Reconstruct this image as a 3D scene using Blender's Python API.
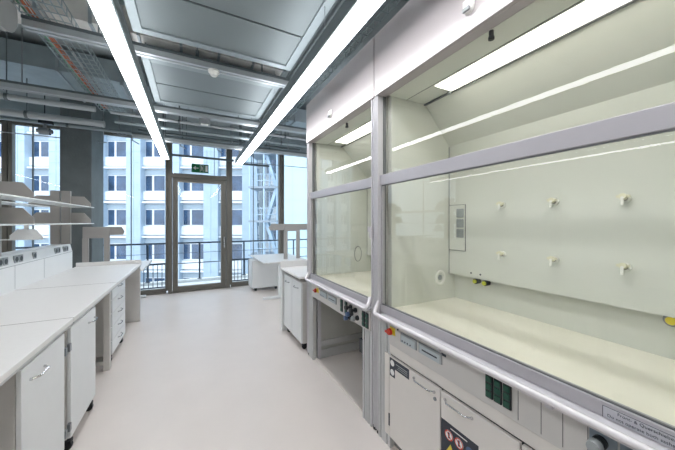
import bpy, math, random
from mathutils import Vector, Matrix
random.seed(4)
for o in list(bpy.data.objects): bpy.data.objects.remove(o)
S = bpy.context.scene
COL = S.collection
R = math.radians
TH = math.atan2(145.5, 282.0)          # camera heading, clockwise from +Y (depth of the room)
H = 1.55                               # eye height

# ---------------------------------------------------------------- camera, world, exposure
cam_d = bpy.data.cameras.new('camera')
cam = bpy.data.objects.new('camera', cam_d); COL.objects.link(cam)
cam.location = (0, 0, H); cam.rotation_euler = (R(90), 0, -TH)
cam_d.sensor_width = 36.0; cam_d.lens = 36.0 * 282.0 / 675.0
cam_d.shift_y = -3.0 / 675.0; cam_d.clip_start = 0.02; cam_d.clip_end = 400
S.camera = cam
S.view_settings.view_transform = 'Standard'; S.view_settings.look = 'None'
S.view_settings.gamma = 1.0; S.view_settings.use_curve_mapping = False
S.view_settings.exposure = 0.0
W = bpy.data.worlds.new('world'); S.world = W; W.use_nodes = True
wn = W.node_tree; wn.nodes.clear()
wo = wn.nodes.new('ShaderNodeOutputWorld'); wb = wn.nodes.new('ShaderNodeBackground')
tc = wn.nodes.new('ShaderNodeTexCoord'); mp = wn.nodes.new('ShaderNodeMapping')
nz = wn.nodes.new('ShaderNodeTexNoise'); cr = wn.nodes.new('ShaderNodeValToRGB')
nz.inputs['Scale'].default_value = 1.6; nz.inputs['Detail'].default_value = 4
cr.color_ramp.elements[0].color = (0.76, 0.86, 1.0, 1); cr.color_ramp.elements[0].position = 0.3
cr.color_ramp.elements[1].color = (0.93, 0.97, 1.0, 1); cr.color_ramp.elements[1].position = 0.7
wn.links.new(tc.outputs['Generated'], mp.inputs['Vector']); wn.links.new(mp.outputs[0], nz.inputs['Vector'])
wn.links.new(nz.outputs['Fac'], cr.inputs['Fac']); wn.links.new(cr.outputs[0], wb.inputs['Color'])
wb.inputs['Strength'].default_value = 2.9
wn.links.new(wb.outputs[0], wo.inputs['Surface'])
LAMP = 18.0        # emission of the linear ceiling lights
HLAMP = 5.6       # emission of the lights inside the fume cupboards

# ---------------------------------------------------------------- materials
def lin(c):
    return tuple(((v / 255) / 12.92 if v / 255 <= 0.04045 else ((v / 255 + 0.055) / 1.055) ** 2.4) for v in c) + (1,)
M = {}
def mat(name, rgb, rough=0.5, metal=0.0, var=0.0, scale=8.0, bump=0.0, bscale=60.0, spec=0.5, stretch=None, coat=0.0):
    m = bpy.data.materials.new(name); m.use_nodes = True; n = m.node_tree; b = n.nodes['Principled BSDF']
    c = lin(rgb); b.inputs['Base Color'].default_value = c
    b.inputs['Roughness'].default_value = rough; b.inputs['Metallic'].default_value = metal
    b.inputs['Specular IOR Level'].default_value = spec; b.inputs['Coat Weight'].default_value = coat
    t = n.nodes.new('ShaderNodeTexCoord'); mpn = n.nodes.new('ShaderNodeMapping')
    n.links.new(t.outputs['Object'], mpn.inputs['Vector'])
    if stretch: mpn.inputs['Scale'].default_value = stretch
    no = n.nodes.new('ShaderNodeTexNoise'); no.inputs['Scale'].default_value = scale; no.inputs['Detail'].default_value = 5
    n.links.new(mpn.outputs[0], no.inputs['Vector'])
    v = var if var else 0.03
    r = n.nodes.new('ShaderNodeValToRGB')
    r.color_ramp.elements[0].position = 0.3; r.color_ramp.elements[1].position = 0.7
    r.color_ramp.elements[0].color = tuple(max(0, x * (1 - v)) for x in c[:3]) + (1,)
    r.color_ramp.elements[1].color = tuple(min(1, x * (1 + v)) for x in c[:3]) + (1,)
    n.links.new(no.outputs['Fac'], r.inputs['Fac']); n.links.new(r.outputs[0], b.inputs['Base Color'])
    if bump:
        n2 = n.nodes.new('ShaderNodeTexNoise'); n2.inputs['Scale'].default_value = bscale; n2.inputs['Detail'].default_value = 3
        n.links.new(mpn.outputs[0], n2.inputs['Vector'])
        bp = n.nodes.new('ShaderNodeBump'); bp.inputs['Strength'].default_value = bump; bp.inputs['Distance'].default_value = 0.01
        n.links.new(n2.outputs['Fac'], bp.inputs['Height']); n.links.new(bp.outputs[0], b.inputs['Normal'])
    M[name] = m
    return m
def emis(name, rgb, strength):
    m = bpy.data.materials.new(name); m.use_nodes = True; b = m.node_tree.nodes['Principled BSDF']
    b.inputs['Base Color'].default_value = lin(rgb); b.inputs['Emission Color'].default_value = lin(rgb)
    b.inputs['Emission Strength'].default_value = strength
    M[name] = m
def glass(name, tint, ior=1.45, rough=0.0, refl=(1, 1, 1, 1)):
    m = bpy.data.materials.new(name); m.use_nodes = True; n = m.node_tree; n.nodes.clear()
    out = n.nodes.new('ShaderNodeOutputMaterial'); mx = n.nodes.new('ShaderNodeMixShader')
    tr = n.nodes.new('ShaderNodeBsdfTransparent'); gl = n.nodes.new('ShaderNodeBsdfGlossy'); fr = n.nodes.new('ShaderNodeFresnel')
    tr.inputs['Color'].default_value = tint; gl.inputs['Roughness'].default_value = rough; gl.inputs['Color'].default_value = refl
    geo = n.nodes.new('ShaderNodeNewGeometry'); mr = n.nodes.new('ShaderNodeMapRange')
    mr.inputs['To Min'].default_value = ior; mr.inputs['To Max'].default_value = 1.0 / ior
    n.links.new(geo.outputs['Backfacing'], mr.inputs['Value']); n.links.new(mr.outputs[0], fr.inputs['IOR'])   # both faces of a thin pane reflect alike
    n.links.new(fr.outputs[0], mx.inputs[0]); n.links.new(tr.outputs[0], mx.inputs[1]); n.links.new(gl.outputs[0], mx.inputs[2])
    n.links.new(mx.outputs[0], out.inputs['Surface']); M[name] = m

mat('floor', (216, 208, 202), 0.32, var=0.02, scale=3, bump=0.02, bscale=90, spec=0.35)
mat('plaster', (225, 225, 222), 0.8, var=0.02)
mat('slab', (156, 165, 167), 0.75, var=0.12, scale=2.0, bump=0.1, bscale=14)
mat('concrete', (104, 111, 112), 0.8, var=0.14, scale=3.5, bump=0.3, bscale=30)
mat('worktop', (228, 226, 223), 0.38, var=0.012, scale=30)
mat('seam', (150, 145, 140), 0.7)
mat('cabinet_white', (228, 230, 230), 0.42, var=0.012)
mat('cabinet_warm', (224, 219, 213), 0.42, var=0.012)
mat('bench_grey', (205, 202, 198), 0.5, var=0.02)
mat('knee_grey', (150, 160, 156), 0.6, var=0.03)
mat('frame_grey', (196, 197, 196), 0.45, metal=0.1, var=0.02)
mat('plinth', (120, 120, 118), 0.6)
mat('alu', (200, 198, 201), 0.38, metal=0.15, var=0.02, stretch=(1, 1, 30))
mat('sash_alu', (176, 173, 177), 0.38, metal=0.15, var=0.02)
mat('alu_bright', (222, 218, 220), 0.25, metal=0.15, var=0.01)
mat('alu_dark', (110, 112, 114), 0.45, metal=0.4)
mat('fascia', (174, 167, 167), 0.3, var=0.008, spec=0.5, coat=0.3)
mat('cream', (217, 219, 211), 0.35, var=0.012, scale=2.5, spec=0.5)
mat('cream_top', (241, 237, 224), 0.4, var=0.012, scale=3, spec=0.4)
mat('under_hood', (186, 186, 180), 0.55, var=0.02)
mat('plastic_white', (238, 238, 232), 0.35)
mat('plastic_grey', (152, 157, 158), 0.45)
mat('plastic_dark', (38, 42, 46), 0.4)
mat('label_dark', (46, 52, 64), 0.5)
mat('paper', (236, 236, 234), 0.7)
mat('red', (206, 58, 32), 0.35, coat=0.3)
mat('yellow', (226, 206, 60), 0.4)
mat('yellow_green', (206, 210, 74), 0.4)
mat('socket_green', (18, 74, 58), 0.35)
mat('valve_blue', (72, 96, 132), 0.35)
mat('chrome', (205, 206, 208), 0.16, metal=1.0)
mat('steel', (150, 155, 158), 0.35, metal=0.8, var=0.04)
mat('galv', (164, 172, 176), 0.42, metal=0.55, var=0.12, scale=7)
mat('galv_warm', (214, 212, 206), 0.5, metal=0.15, var=0.12, scale=7)
mat('duct_grey', (150, 162, 166), 0.5, metal=0.4, var=0.1, scale=5)
mat('duct_light', (186, 204, 216), 0.55, metal=0.2, var=0.06, bump=0.3, bscale=30)
mat('panel_grey', (122, 131, 133), 0.55, metal=0.15, var=0.012)
mat('panel_rim', (144, 154, 157), 0.5, metal=0.15)
mat('rail_dark', (104, 112, 114), 0.45, metal=0.5, var=0.05)
mat('rail_light', (178, 184, 186), 0.4, metal=0.4, var=0.03)
mat('wire', (168, 180, 182), 0.35, metal=0.7)
mat('wire_dark', (92, 100, 108), 0.4, metal=0.6)
mat('cable_orange', (192, 112, 74), 0.55)
mat('cable_green', (112, 160, 132), 0.55)
mat('cable_grey', (150, 152, 150), 0.6)
mat('facade_frame', (110, 107, 99), 0.45, metal=0.3, var=0.03)
mat('facade_light', (150, 146, 138), 0.4, metal=0.4)
mat('exit_green', (18, 104, 62), 0.4)
mat('rail_out', (72, 84, 98), 0.4, metal=0.5)
mat('terrace', (226, 230, 232), 0.7, var=0.05)
mat('curb', (112, 126, 132), 0.7, var=0.06)
mat('ground', (160, 166, 170), 0.9, var=0.1)
mat('out_white', (222, 225, 228), 0.8, var=0.03, scale=1.0)
mat('out_band', (232, 236, 240), 0.8, var=0.03)
mat('out_grey', (150, 160, 170), 0.7, var=0.03)
mat('out_shutter', (168, 182, 192), 0.7, var=0.04)
mat('out_win', (52, 78, 108), 0.12, var=0.5, scale=0.9, spec=0.9)
mat('out_blue', (172, 190, 206), 0.45, var=0.1, scale=0.8)
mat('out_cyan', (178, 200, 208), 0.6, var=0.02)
mat('out_steel', (176, 196, 214), 0.5, metal=0.2)
mat('shelf', (226, 228, 226), 0.3)
mat('bracket', (164, 160, 155), 0.5, metal=0.15, var=0.02)
mat('rubber', (34, 36, 40), 0.6)
mat('tap_cap', (224, 221, 196), 0.4)
mat('valve_plate', (134, 146, 156), 0.4)
mat('sill_label', (186, 186, 192), 0.4)
mat('screen', (186, 194, 198), 0.25)
emis('lamp', (252, 252, 255), LAMP)
emis('fill_up', (248, 251, 255), LAMP*0.55)  # upward fill glow, added to lift the ceiling
emis('hood_lamp', (255, 252, 240), HLAMP)
glass('glass_room', (0.95, 0.975, 0.985, 1), 1.22)
glass('glass_hood', (0.98, 0.985, 0.972, 1), 1.28)

# ---------------------------------------------------------------- mesh helpers
class MB:
    def __init__(s): s.v = []; s.f = []; s.st = []
    def _add(s, vs, fs):
        k = len(s.v); s.st.append((k, len(s.f))); s.v += [tuple(p) for p in vs]; s.f += [tuple(i + k for i in f) for f in fs]; return s
    def box(s, x0, y0, z0, x1, y1, z1):
        x0, x1 = sorted((x0, x1)); y0, y1 = sorted((y0, y1)); z0, z1 = sorted((z0, z1))
        return s._add([(x0,y0,z0),(x1,y0,z0),(x1,y1,z0),(x0,y1,z0),(x0,y0,z1),(x1,y0,z1),(x1,y1,z1),(x0,y1,z1)],
            [(0,3,2,1),(4,5,6,7),(0,1,5,4),(1,2,6,5),(2,3,7,6),(3,0,4,7)])
    def prism(s, poly, axis, a0, a1):
        # poly: 2D points in the two remaining axes (in xyz order), extruded along axis
        def mk(p, a):
            q = list(p); q.insert('xyz'.index(axis), a); return tuple(q)
        n = len(poly)
        vs = [mk(p, a0) for p in poly] + [mk(p, a1) for p in poly]
        fs = [tuple(range(n)), tuple(range(2*n-1, n-1, -1))] + [(i, i+n, (i+1) % n + n, (i+1) % n) for i in range(n)]
        return s._add(vs, fs)
    def cyl(s, p0, p1, r, n=14, r1=None):
        p0 = Vector(p0); p1 = Vector(p1); d = (p1 - p0).normalized()
        a = d.orthogonal().normalized(); b = d.cross(a); r1 = r if r1 is None else r1
        vs = []
        for p, q in ((p0, r), (p1, r1)):
            vs += [p + (a*math.cos(2*math.pi*i/n) + b*math.sin(2*math.pi*i/n))*q for i in range(n)]
        fs = [tuple(range(n-1, -1, -1)), tuple(range(n, 2*n))] + [(i, (i+1) % n, (i+1) % n + n, i+n) for i in range(n)]
        return s._add(vs, fs)
    def tube(s, pts, r, n=8, close=False):
        pts = [Vector(p) for p in pts]; m = len(pts); vs = []
        up = None
        for i, p in enumerate(pts):
            if close: d = pts[(i+1) % m] - pts[i-1]
            else: d = (pts[min(i+1, m-1)] - pts[max(i-1, 0)])
            d.normalize()
            if up is None: up = d.orthogonal().normalized()
            up = (up - d*up.dot(d)).normalized(); b = d.cross(up)
            vs += [p + (up*math.cos(2*math.pi*k/n) + b*math.sin(2*math.pi*k/n))*r for k in range(n)]
        fs = []
        for i in range(m if close else m-1):
            j = (i+1) % m
            fs += [(i*n+k, i*n+(k+1) % n, j*n+(k+1) % n, j*n+k) for k in range(n)]
        if not close: fs += [tuple(range(n-1, -1, -1)), tuple(range((m-1)*n, m*n))]
        return s._add(vs, fs)
    def sphere(s, c, r, sx=1, sy=1, sz=1, n=12, m=7):
        vs = [(c[0], c[1], c[2]+r*sz)]
        for j in range(1, m):
            t = math.pi*j/m
            for i in range(n):
                p = 2*math.pi*i/n
                vs.append((c[0]+r*sx*math.sin(t)*math.cos(p), c[1]+r*sy*math.sin(t)*math.sin(p), c[2]+r*sz*math.cos(t)))
        vs.append((c[0], c[1], c[2]-r*sz)); L = len(vs)-1
        fs = [(0, 1+i, 1+(i+1) % n) for i in range(n)]
        for j in range(m-2):
            fs += [(1+j*n+i, 1+(j+1)*n+i, 1+(j+1)*n+(i+1) % n, 1+j*n+(i+1) % n) for i in range(n)]
        fs += [(L, 1+(m-2)*n+(i+1) % n, 1+(m-2)*n+i) for i in range(n)]
        return s._add(vs, fs)
    def flat(s, poly3):
        return s._add(poly3, [tuple(range(len(poly3)))])

ORG = {}      # world origin of each object
def P(name, mb, m, parent=None, bevel=0.0, smooth=False, label=None, rel=False, kind=None, org=None):
    """one mesh object; vertices are given in world space unless rel"""
    o0 = Vector(ORG.get(parent.name, (0, 0, 0))) if parent else Vector(org or (0, 0, 0))
    if rel: o0 = Vector((0, 0, 0))
    me = bpy.data.meshes.new(name)
    me.from_pydata([tuple(Vector(v) - o0) for v in mb.v], [], mb.f); me.update()
    ms = m if isinstance(m, (list, tuple)) else [m]
    for q in ms: me.materials.append(M[q])
    if smooth:
        for p in me.polygons: p.use_smooth = True
        try: me.set_sharp_from_angle(angle=R(40))
        except Exception: pass
    import bmesh
    bm = bmesh.new(); bm.from_mesh(me); bmesh.ops.recalc_face_normals(bm, faces=bm.faces); bm.to_mesh(me); bm.free()
    o = bpy.data.objects.new(name, me); COL.objects.link(o)
    if parent: o.parent = parent; ORG[o.name] = tuple(ORG.get(parent.name, (0, 0, 0)))
    else: o.location = Vector(org or (0, 0, 0)); ORG[o.name] = tuple(org or (0, 0, 0))
    if bevel:
        b = o.modifiers.new('bevel', 'BEVEL'); b.width = bevel; b.segments = 2; b.limit_method = 'ANGLE'; b.angle_limit = R(40)
    if label: o['label'] = label
    if kind: o['kind'] = kind
    return o
def PS(name, mb, m, parent, k=1, **kw):
    """like P, but every k shapes of the builder become one part of their own"""
    out = []
    st = mb.st + [(len(mb.v), len(mb.f))]
    for i in range(0, len(mb.st), k):
        a = st[i]; b = st[min(i+k, len(mb.st))]
        q = MB(); q.v = mb.v[a[0]:b[0]]; q.f = [tuple(j-a[0] for j in f) for f in mb.f[a[1]:b[1]]]
        out.append(P(name, q, m, parent, **kw))
    return out
def T(name, label, cat, loc, group=None, rotz=0):
    o = bpy.data.objects.new(name, None); COL.objects.link(o); o.location = loc; o.rotation_euler = (0, 0, rotz)
    o.empty_display_size = 0.1
    ORG[o.name] = tuple(loc)
    if label: o['label'] = label
    if cat: o['category'] = cat
    if group: o['group'] = group
    return o
def tag(o, label, cat, group=None, kind=None):
    o['label'] = label; o['category'] = cat
    if group: o['group'] = group
    if kind: o['kind'] = kind
    return o
def ST(name, mb, m, **k):
    o = P(name, mb, m, **k); o['kind'] = 'structure'; return o
def SE(name, loc=(0, 0, 0)):
    o = T(name, None, None, loc); o['kind'] = 'structure'; return o
def copy_tree(o, loc=None, parent=None):
    c = o.copy(); COL.objects.link(c)
    if parent: c.parent = parent
    if loc is not None: c.location = loc
    for ch in list(o.children): copy_tree(ch, None, c)
    return c
def setc(o, label, group=None):
    o['label'] = label
    if group: o['group'] = group
    return o
def text(name, body, size, loc, rot, m, parent, label=None):
    cu = bpy.data.curves.new(name, 'FONT'); cu.body = body; cu.size = size; cu.extrude = 0.0004; cu.align_x = 'LEFT'
    t = bpy.data.objects.new(name + '_tmp', cu); COL.objects.link(t)
    bpy.context.view_layer.update()
    me = bpy.data.meshes.new_from_object(t.evaluated_get(bpy.context.evaluated_depsgraph_get()))
    bpy.data.objects.remove(t)
    o0 = Vector(ORG.get(parent.name, (0, 0, 0)))
    me.transform(Matrix.Translation(Vector(loc) - o0) @ rot.to_4x4())
    me.materials.clear(); me.materials.append(M[m])
    o = bpy.data.objects.new(name, me); COL.objects.link(o); o.parent = parent; ORG[o.name] = tuple(o0)
    if label: o['label'] = label
    return o
# lettering that faces -X (read by someone in the aisle): text x -> -Y, text y -> +Z
ROT_NX = Matrix(((0, 0, -1), (-1, 0, 0), (0, 1, 0)))
ROT_PX = Matrix(((0, 0, 1), (1, 0, 0), (0, 1, 0)))
ROT_NY = Matrix(((1, 0, 0), (0, 0, -1), (0, 1, 0)))

# ================================================================ STRUCTURE
FY = 7.15
ST('floor', MB().box(-6.2, -3.2, -0.2, 2.3, FY + 0.12, 0), 'floor')
ST('ceiling', MB().box(-6.2, -3.2, 3.8, 2.9, FY + 0.12, 4.0), 'slab')
ST('wall_right', MB().box(2.2, -3.2, 0, 2.3, 3.3, 3.8), 'plaster')
ST('wall_left', MB().box(-6.3, -3.2, 0, -6.2, FY + 0.12, 3.8), 'plaster')
ST('wall_back', MB().box(-6.2, -3.3, 0, 2.3, -3.2, 3.8), 'plaster')
ST('floor_far_right', MB().box(2.3, 3.3, -0.2, 2.9, FY + 0.12, 0), 'floor')['kind'] = 'structure'
ST('wall_far_right', MB().box(2.9, 3.3, 0, 3.0, FY + 0.12, 3.8), 'plaster')
ST('wall_far', MB().box(-6.2, FY - 0.02, 3.38, 2.9, FY + 0.12, 3.8), 'duct_grey')
ST('trim_1', MB().box(-6.2, FY - 0.03, 3.34, 2.9, FY + 0.02, 3.38), 'facade_frame')
ST('trim_2', MB().box(-6.2, FY - 0.02, 0.0, -0.5, FY + 0.10, 0.06).box(0.83, FY - 0.02, 0, 2.9, FY + 0.10, 0.06), 'facade_frame')
# glazed facade, one window per bay
def bay(n, x0, x1, joint=None, lf=0.05, rf=0.05):
    e = SE('window_%d' % n, (0.5*(x0+x1), FY, 0.06))
    f = MB()
    f.box(x0, FY-0.04, 0.06, x0+lf, FY+0.08, 3.34).box(x1-rf, FY-0.04, 0.06, x1, FY+0.08, 3.34)
    f.box(x0+lf, FY-0.02, 0.06, x1-rf, FY+0.06, 0.11).box(x0+lf, FY-0.02, 3.30, x1-rf, FY+0.06, 3.34)
    P('window_frame', f, 'facade_frame', e, bevel=0.004)
    if joint:
        P('glass_joint', MB().box(joint-0.008, FY+0.005, 0.11, joint+0.008, FY+0.035, 3.30), 'rail_dark', e)
        P('pane', MB().box(x0+lf, FY+0.015, 0.11, joint-0.008, FY+0.023, 3.30), 'glass_room', e)
        P('pane', MB().box(joint+0.008, FY+0.015, 0.11, x1-rf, FY+0.023, 3.30), 'glass_room', e)
    else:
        P('pane', MB().box(x0+lf, FY+0.015, 0.11, x1-rf, FY+0.023, 3.30), 'glass_room', e)
bay(1, -6.2, -2.91, -4.5, 0.06, 0.07)
bay(2, -2.90, -0.46, -1.122, 0.055, 0.05)
bay(3, 0.80, 2.06, 1.35, 0.05, 0.07)
bay(4, 2.07, 2.9, None, 0.05, 0.05)
ST('trim_3', MB().box(-2.60, FY-0.005, 0.06, -2.585, FY+0.035, 3.30), 'rail_dark')
# glazed door with fixed light above
d = SE('door_1', (0.17, FY, 0))
f = MB().box(-0.46, FY-0.07, 0, -0.385, FY+0.09, 3.34).box(0.72, FY-0.07, 0, 0.80, FY+0.09, 3.34)
f.box(-0.385, FY-0.06, 2.52, 0.72, FY+0.08, 2.62).box(-0.385, FY-0.04, 3.29, 0.72, FY+0.06, 3.34).box(-0.385, FY-0.05, 0, 0.72, FY+0.08, 0.03)
P('door_frame', f, 'facade_frame', d, bevel=0.005)
lf = MB().box(-0.375, FY-0.055, 0.035, -0.275, FY+0.03, 2.515).box(0.60, FY-0.055, 0.035, 0.71, FY+0.03, 2.515)
lf.box(-0.275, FY-0.055, 0.035, 0.60, FY+0.03, 0.13).box(-0.275, FY-0.055, 2.44, 0.60, FY+0.03, 2.515)
leaf = P('door_leaf', lf, 'facade_frame', d, bevel=0.004)
P('pane', MB().box(-0.275, FY-0.015, 0.13, 0.60, FY-0.007, 2.44), 'glass_room', leaf)
P('door_handle', MB().box(0.655, FY-0.075, 0.98, 0.685, FY-0.055, 1.20).cyl((0.67, FY-0.07, 1.10), (0.67, FY-0.11, 1.10), 0.008).cyl((0.67, FY-0.11, 1.10), (0.67, FY-0.11, 0.95), 0.008), 'chrome', leaf)
P('glazing_bead', MB().box(-0.275, FY-0.06, 2.425, 0.60, FY-0.045, 2.445).box(-0.285, FY-0.06, 0.13, -0.275, FY-0.045, 2.44).box(0.60, FY-0.06, 0.13, 0.61, FY-0.045, 2.44), 'facade_light', leaf)
P('transom_light', MB().box(-0.385, FY+0.0, 2.62, 0.72, FY+0.008, 3.29), 'glass_room', d)
P('glass_joint', MB().box(0.455, FY-0.006, 2.62, 0.467, FY+0.014, 3.29), 'rail_dark', d)
# concrete column on the left
ST('trim_4', MB().box(-1.94, 6.23, 0, -1.53, 6.97, 3.8), 'concrete', bevel=0.012)
ST('trim_5', MB().box(1.235, -0.08, 0.0, 1.27, 3.1, 0.012), 'floor')

# ================================================================ CEILING SERVICES
# radiant ceiling panels
def ceiling_module(y0, y1, label):
    x0, x1, z = -0.44, 0.925, 3.15
    t = T('ceiling_panel', label, 'ceiling panel', (0.24, 0.5*(y0+y1), z), 'grey metal ceiling panels')
    ym = 0.5*(y0+y1)
    for a, b in ((y0, ym-0.011), (ym+0.011, y1)):
        P('panel_half', MB().box(x0+0.07, (a+0.07) if a == y0 else a, z+0.016, x1-0.07, (b-0.07) if b == y1 else b, z+0.03), 'panel_grey', t)
    rim = MB().box(x0, y0, z, x0+0.07, y1, z+0.06).box(x1-0.07, y0, z, x1, y1, z+0.06)
    rim.box(x0+0.07, y0, z, x1-0.07, y0+0.07, z+0.06).box(x0+0.07, y1-0.07, z, x1-0.07, y1, z+0.06)
    P('panel_rim', rim, 'panel_rim', t, bevel=0.003)
    P('centre_gap', MB().box(x0+0.07, ym-0.011, z+0.026, x1-0.07, ym+0.011, z+0.03), 'plastic_dark', t)
    ho = MB()
    for x in (x0+0.02, x1-0.02):
        for y in (y0+0.12, y1-0.12): ho.cyl((x, y, z+0.06), (x, y, 3.8), 0.006, 6)
    PS('hanger_rod', ho, 'steel', t)
ceiling_module(0.24, 1.32, 'grey metal ceiling panel right above the camera, nearest of the row')
ceiling_module(1.78, 2.89, 'large grey metal ceiling panel between the lights at the top of the view')
ceiling_module(3.30, 4.45, 'grey metal ceiling panel beyond the smoke detector, farthest of the row')
# support rails across the room (slotted channel)
def rail(y, x0, x1, z, label, name='support_rail', hang=True):
    t = T(name, label, 'rail', (0.5*(x0+x1), y, z), 'steel support rails across the ceiling')
    PS('channel', MB().box(x0, y-0.045, z, x1, y-0.008, z+0.055).box(x0, y+0.008, z, x1, y+0.045, z+0.055), 'rail_light', t, bevel=0.003)
    P('slot', MB().box(x0, y-0.008, z+0.02, x1, y+0.008, z+0.05), 'rail_dark', t)
    P('top_flange', MB().box(x0, y-0.05, z+0.055, x1, y+0.05, z+0.08), 'rail_dark', t)
    if hang:
        k = MB(); n = max(2, int((x1-x0)/1.3)+1)
        for i in range(n):
            xx = x0+0.47+(x1-x0-0.94)*i/(n-1); k.cyl((xx, y, z+0.08), (xx, y, 3.8), 0.007, 6)
        PS('hanger_rod', k, 'steel', t)
rail(3.17, -1.20, 1.16, 3.11, 'pale steel channel rail carrying the smoke detector')
rail(4.58, -5.8, 2.3, 3.07, 'steel channel rail at the far edge of the farthest ceiling panel')
rail(5.85, -0.9, 2.3, 2.98, 'steel channel rail crossing above the far ends of the lights')
rail(1.55, -1.20, 1.16, 3.11, 'steel channel rail above the camera between two ceiling panels')
# long rails along the lamps
for x, lab in ((-0.53, 'long dark steel rail above the left linear light'), (1.01, 'long dark steel rail above the right linear light')):
    o = P('support_rail', MB().box(x-0.02, 0.2, 3.195, x+0.02, 6.2, 3.235).box(x-0.035, 0.2, 3.235, x+0.035, 6.2, 3.245), 'rail_dark', org=(x, 3.2, 3.195)); tag(o, lab, 'rail', 'long rails over the lights')
# linear lights
def linear_light(xc, w, y0, y1, label):
    z = 2.76
    t = T('linear_ceiling_light', label, 'ceiling light', (xc, 0.5*(y0+y1), z), 'long linear ceiling lights')
    P('diffuser', MB().box(xc-w/2, y0, z, xc+w/2, y1, z+0.012), 'lamp', t)
    if xc > -1: P('hanger_post', MB().box(xc-0.025, 6.0, z+0.107, xc+0.025, 6.04, 3.8), 'rail_dark', t)
    P('added_uplight', MB().box(xc-w/2+0.01, y0, z+0.10, xc+w/2-0.01, y1, z+0.106), 'fill_up', t)  # added glowing strip on top of the housing, fill light for the ceiling
    P('housing', MB().box(xc-w/2-0.012, y0-0.01, z+0.006, xc-w/2, y1+0.01, z+0.10).box(xc+w/2, y0-0.01, z+0.006, xc+w/2+0.012, y1+0.01, z+0.10)
      .box(xc-w/2, y0-0.01, z+0.05, xc+w/2, y1+0.01, z+0.10).box(xc-w/2, y1, z+0.004, xc+w/2, y1+0.01, z+0.05), 'panel_grey', t)
    k = MB(); y = y0+0.2
    while y < y1: k.cyl((xc, y, z+0.10), (xc, y, 3.80), 0.003, 6).box(xc-0.02, y-0.03, z+0.10, xc+0.02, y+0.03, z+0.115); y += 1.45
    PS('suspension_wire', k, 'steel', t, 2)
linear_light(-0.452, 0.105, -1.2, 6.35, 'bright white linear light left of the ceiling panels, pointing at the door')
linear_light(0.875, 0.12, -1.2, 6.2, 'bright white linear light running beside the tops of the fume cupboards')
linear_light(-4.0, 0.11, -1.2, 6.3, 'bright white linear light above the far left part of the room')
linear_light(-2.6, 0.11, -2.8, 0.2, 'bright white linear light behind the camera on the left')
# cable trays
def tray(xa, xb, y0, y1, z, side, matn, label, group='wire mesh cable trays'):
    t = T('cable_tray', label, 'cable tray', (0.5*(xa+xb), 0.5*(y0+y1), z), group)
    m = MB(); n = 7; r = 0.0032
    for i in range(n):
        x = xa+(xb-xa)*i/(n-1); m.box(x-r, y0, z, x+r, y1, z+2*r)
    for x in (xa, xb): m.box(x-r, y0, z+side-r, x+r, y1, z+side+r)
    y = y0
    while y < y1:
        m.box(xa-r, y-r, z-2*r, xb+r, y+r, z)
        m.box(xa-r, y-r, z, xa+r, y+r, z+side).box(xb-r, y-r, z, xb+r, y+r, z+side); y += 0.1
    P('wire_mesh', m, matn, t)
    return t
tray(-1.20, -0.89, -0.5, 5.3, 3.20, 0.07, 'wire', 'galvanised wire mesh cable tray with orange cables left of the left light')
tray(1.07, 1.38, 0.0, 6.4, 3.20, 0.07, 'wire', 'wire mesh cable tray above the fume cupboards')
tray(-3.2, -2.9, 3.6, 6.8, 3.18, 0.07, 'wire', 'wire mesh cable tray above the far left windows')
def cable(pts, r, m, label, group):
    out = []
    for i in range(len(pts)-1):
        a = Vector(pts[i]); b = Vector(pts[i+1])
        for k in range(8): out.append(a.lerp(b, k/8.0)+Vector((random.uniform(-1, 1)*0.004, 0, random.uniform(0, 1)*0.003)))
    out.append(Vector(pts[-1]))
    o = P('cable', MB().tube(out, r, 6), m, org=pts[0]); tag(o, label, 'cable', group)
for i, (x, m, lab) in enumerate(((-1.17, 'cable_green', 'pale green cable along the left edge of the mesh tray'), (-1.14, 'cable_orange', 'left orange cable lying in the mesh tray'),
        (-1.108, 'cable_orange', 'right orange cable lying in the mesh tray'), (-1.04, 'cable_grey', 'grey cable lying mid tray beside the orange ones'))):
    cable([(x, -0.4, 3.221), (x+0.005, 1.4, 3.221), (x-0.008, 3.2, 3.221), (x, 5.25, 3.221)], 0.010 if m == 'cable_orange' else 0.007, m, lab, None)
for x, lab in ((1.12, 'black cable nearest the light in the right tray'), (1.16, 'black cable second from the light in the right tray'), (1.20, 'black cable third from the light in the right tray'), (1.25, 'red cable lying in the right tray')):
    cable([(x, 0.2, 3.221), (x+0.01, 4, 3.221), (x, 6.5, 3.221)], 0.010, 'plastic_dark' if x < 1.24 else 'red', lab, None)
# ducts and pipes
def duct_x(x0, x1, y0, y1, z0, z1, m, label, step=0.75):
    t = T('ventilation_duct', label, 'duct', (0.5*(x0+x1), 0.5*(y0+y1), z0), 'ventilation ducts')
    P('duct_body', MB().box(x0, y0, z0, x1, y1, z1), m, t)
    j = MB(); x = x0
    while x <= x1:
        j.box(x-0.012, y0-0.02, z0-0.02, x+0.012, y1+0.02, z1+0.02); x += step
    PS('flange', j, 'galv', t)
    k = MB(); x = x0+0.35
    while x < x1:
        k.cyl((x, y0-0.012, z0-0.02), (x, y0-0.012, 3.8), 0.006, 6).cyl((x, y1+0.012, z0-0.02), (x, y1+0.012, 3.8), 0.006, 6)
        k.box(x-0.015, y0-0.02, z0-0.045, x+0.015, y1+0.02, z0-0.02); x += 1.6
    PS('hanger', k, 'steel', t, 3)
duct_x(-1.9, 1.0, 3.30, 3.62, 3.36, 3.60, 'galv_warm', 'pale galvanised duct above the gap between ceiling panels', 0.36)
duct_x(-6.0, -0.55, 4.75, 5.75, 3.45, 3.72, 'duct_grey', 'wide grey rectangular duct above the two horizontal pipes', 0.9)
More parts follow.
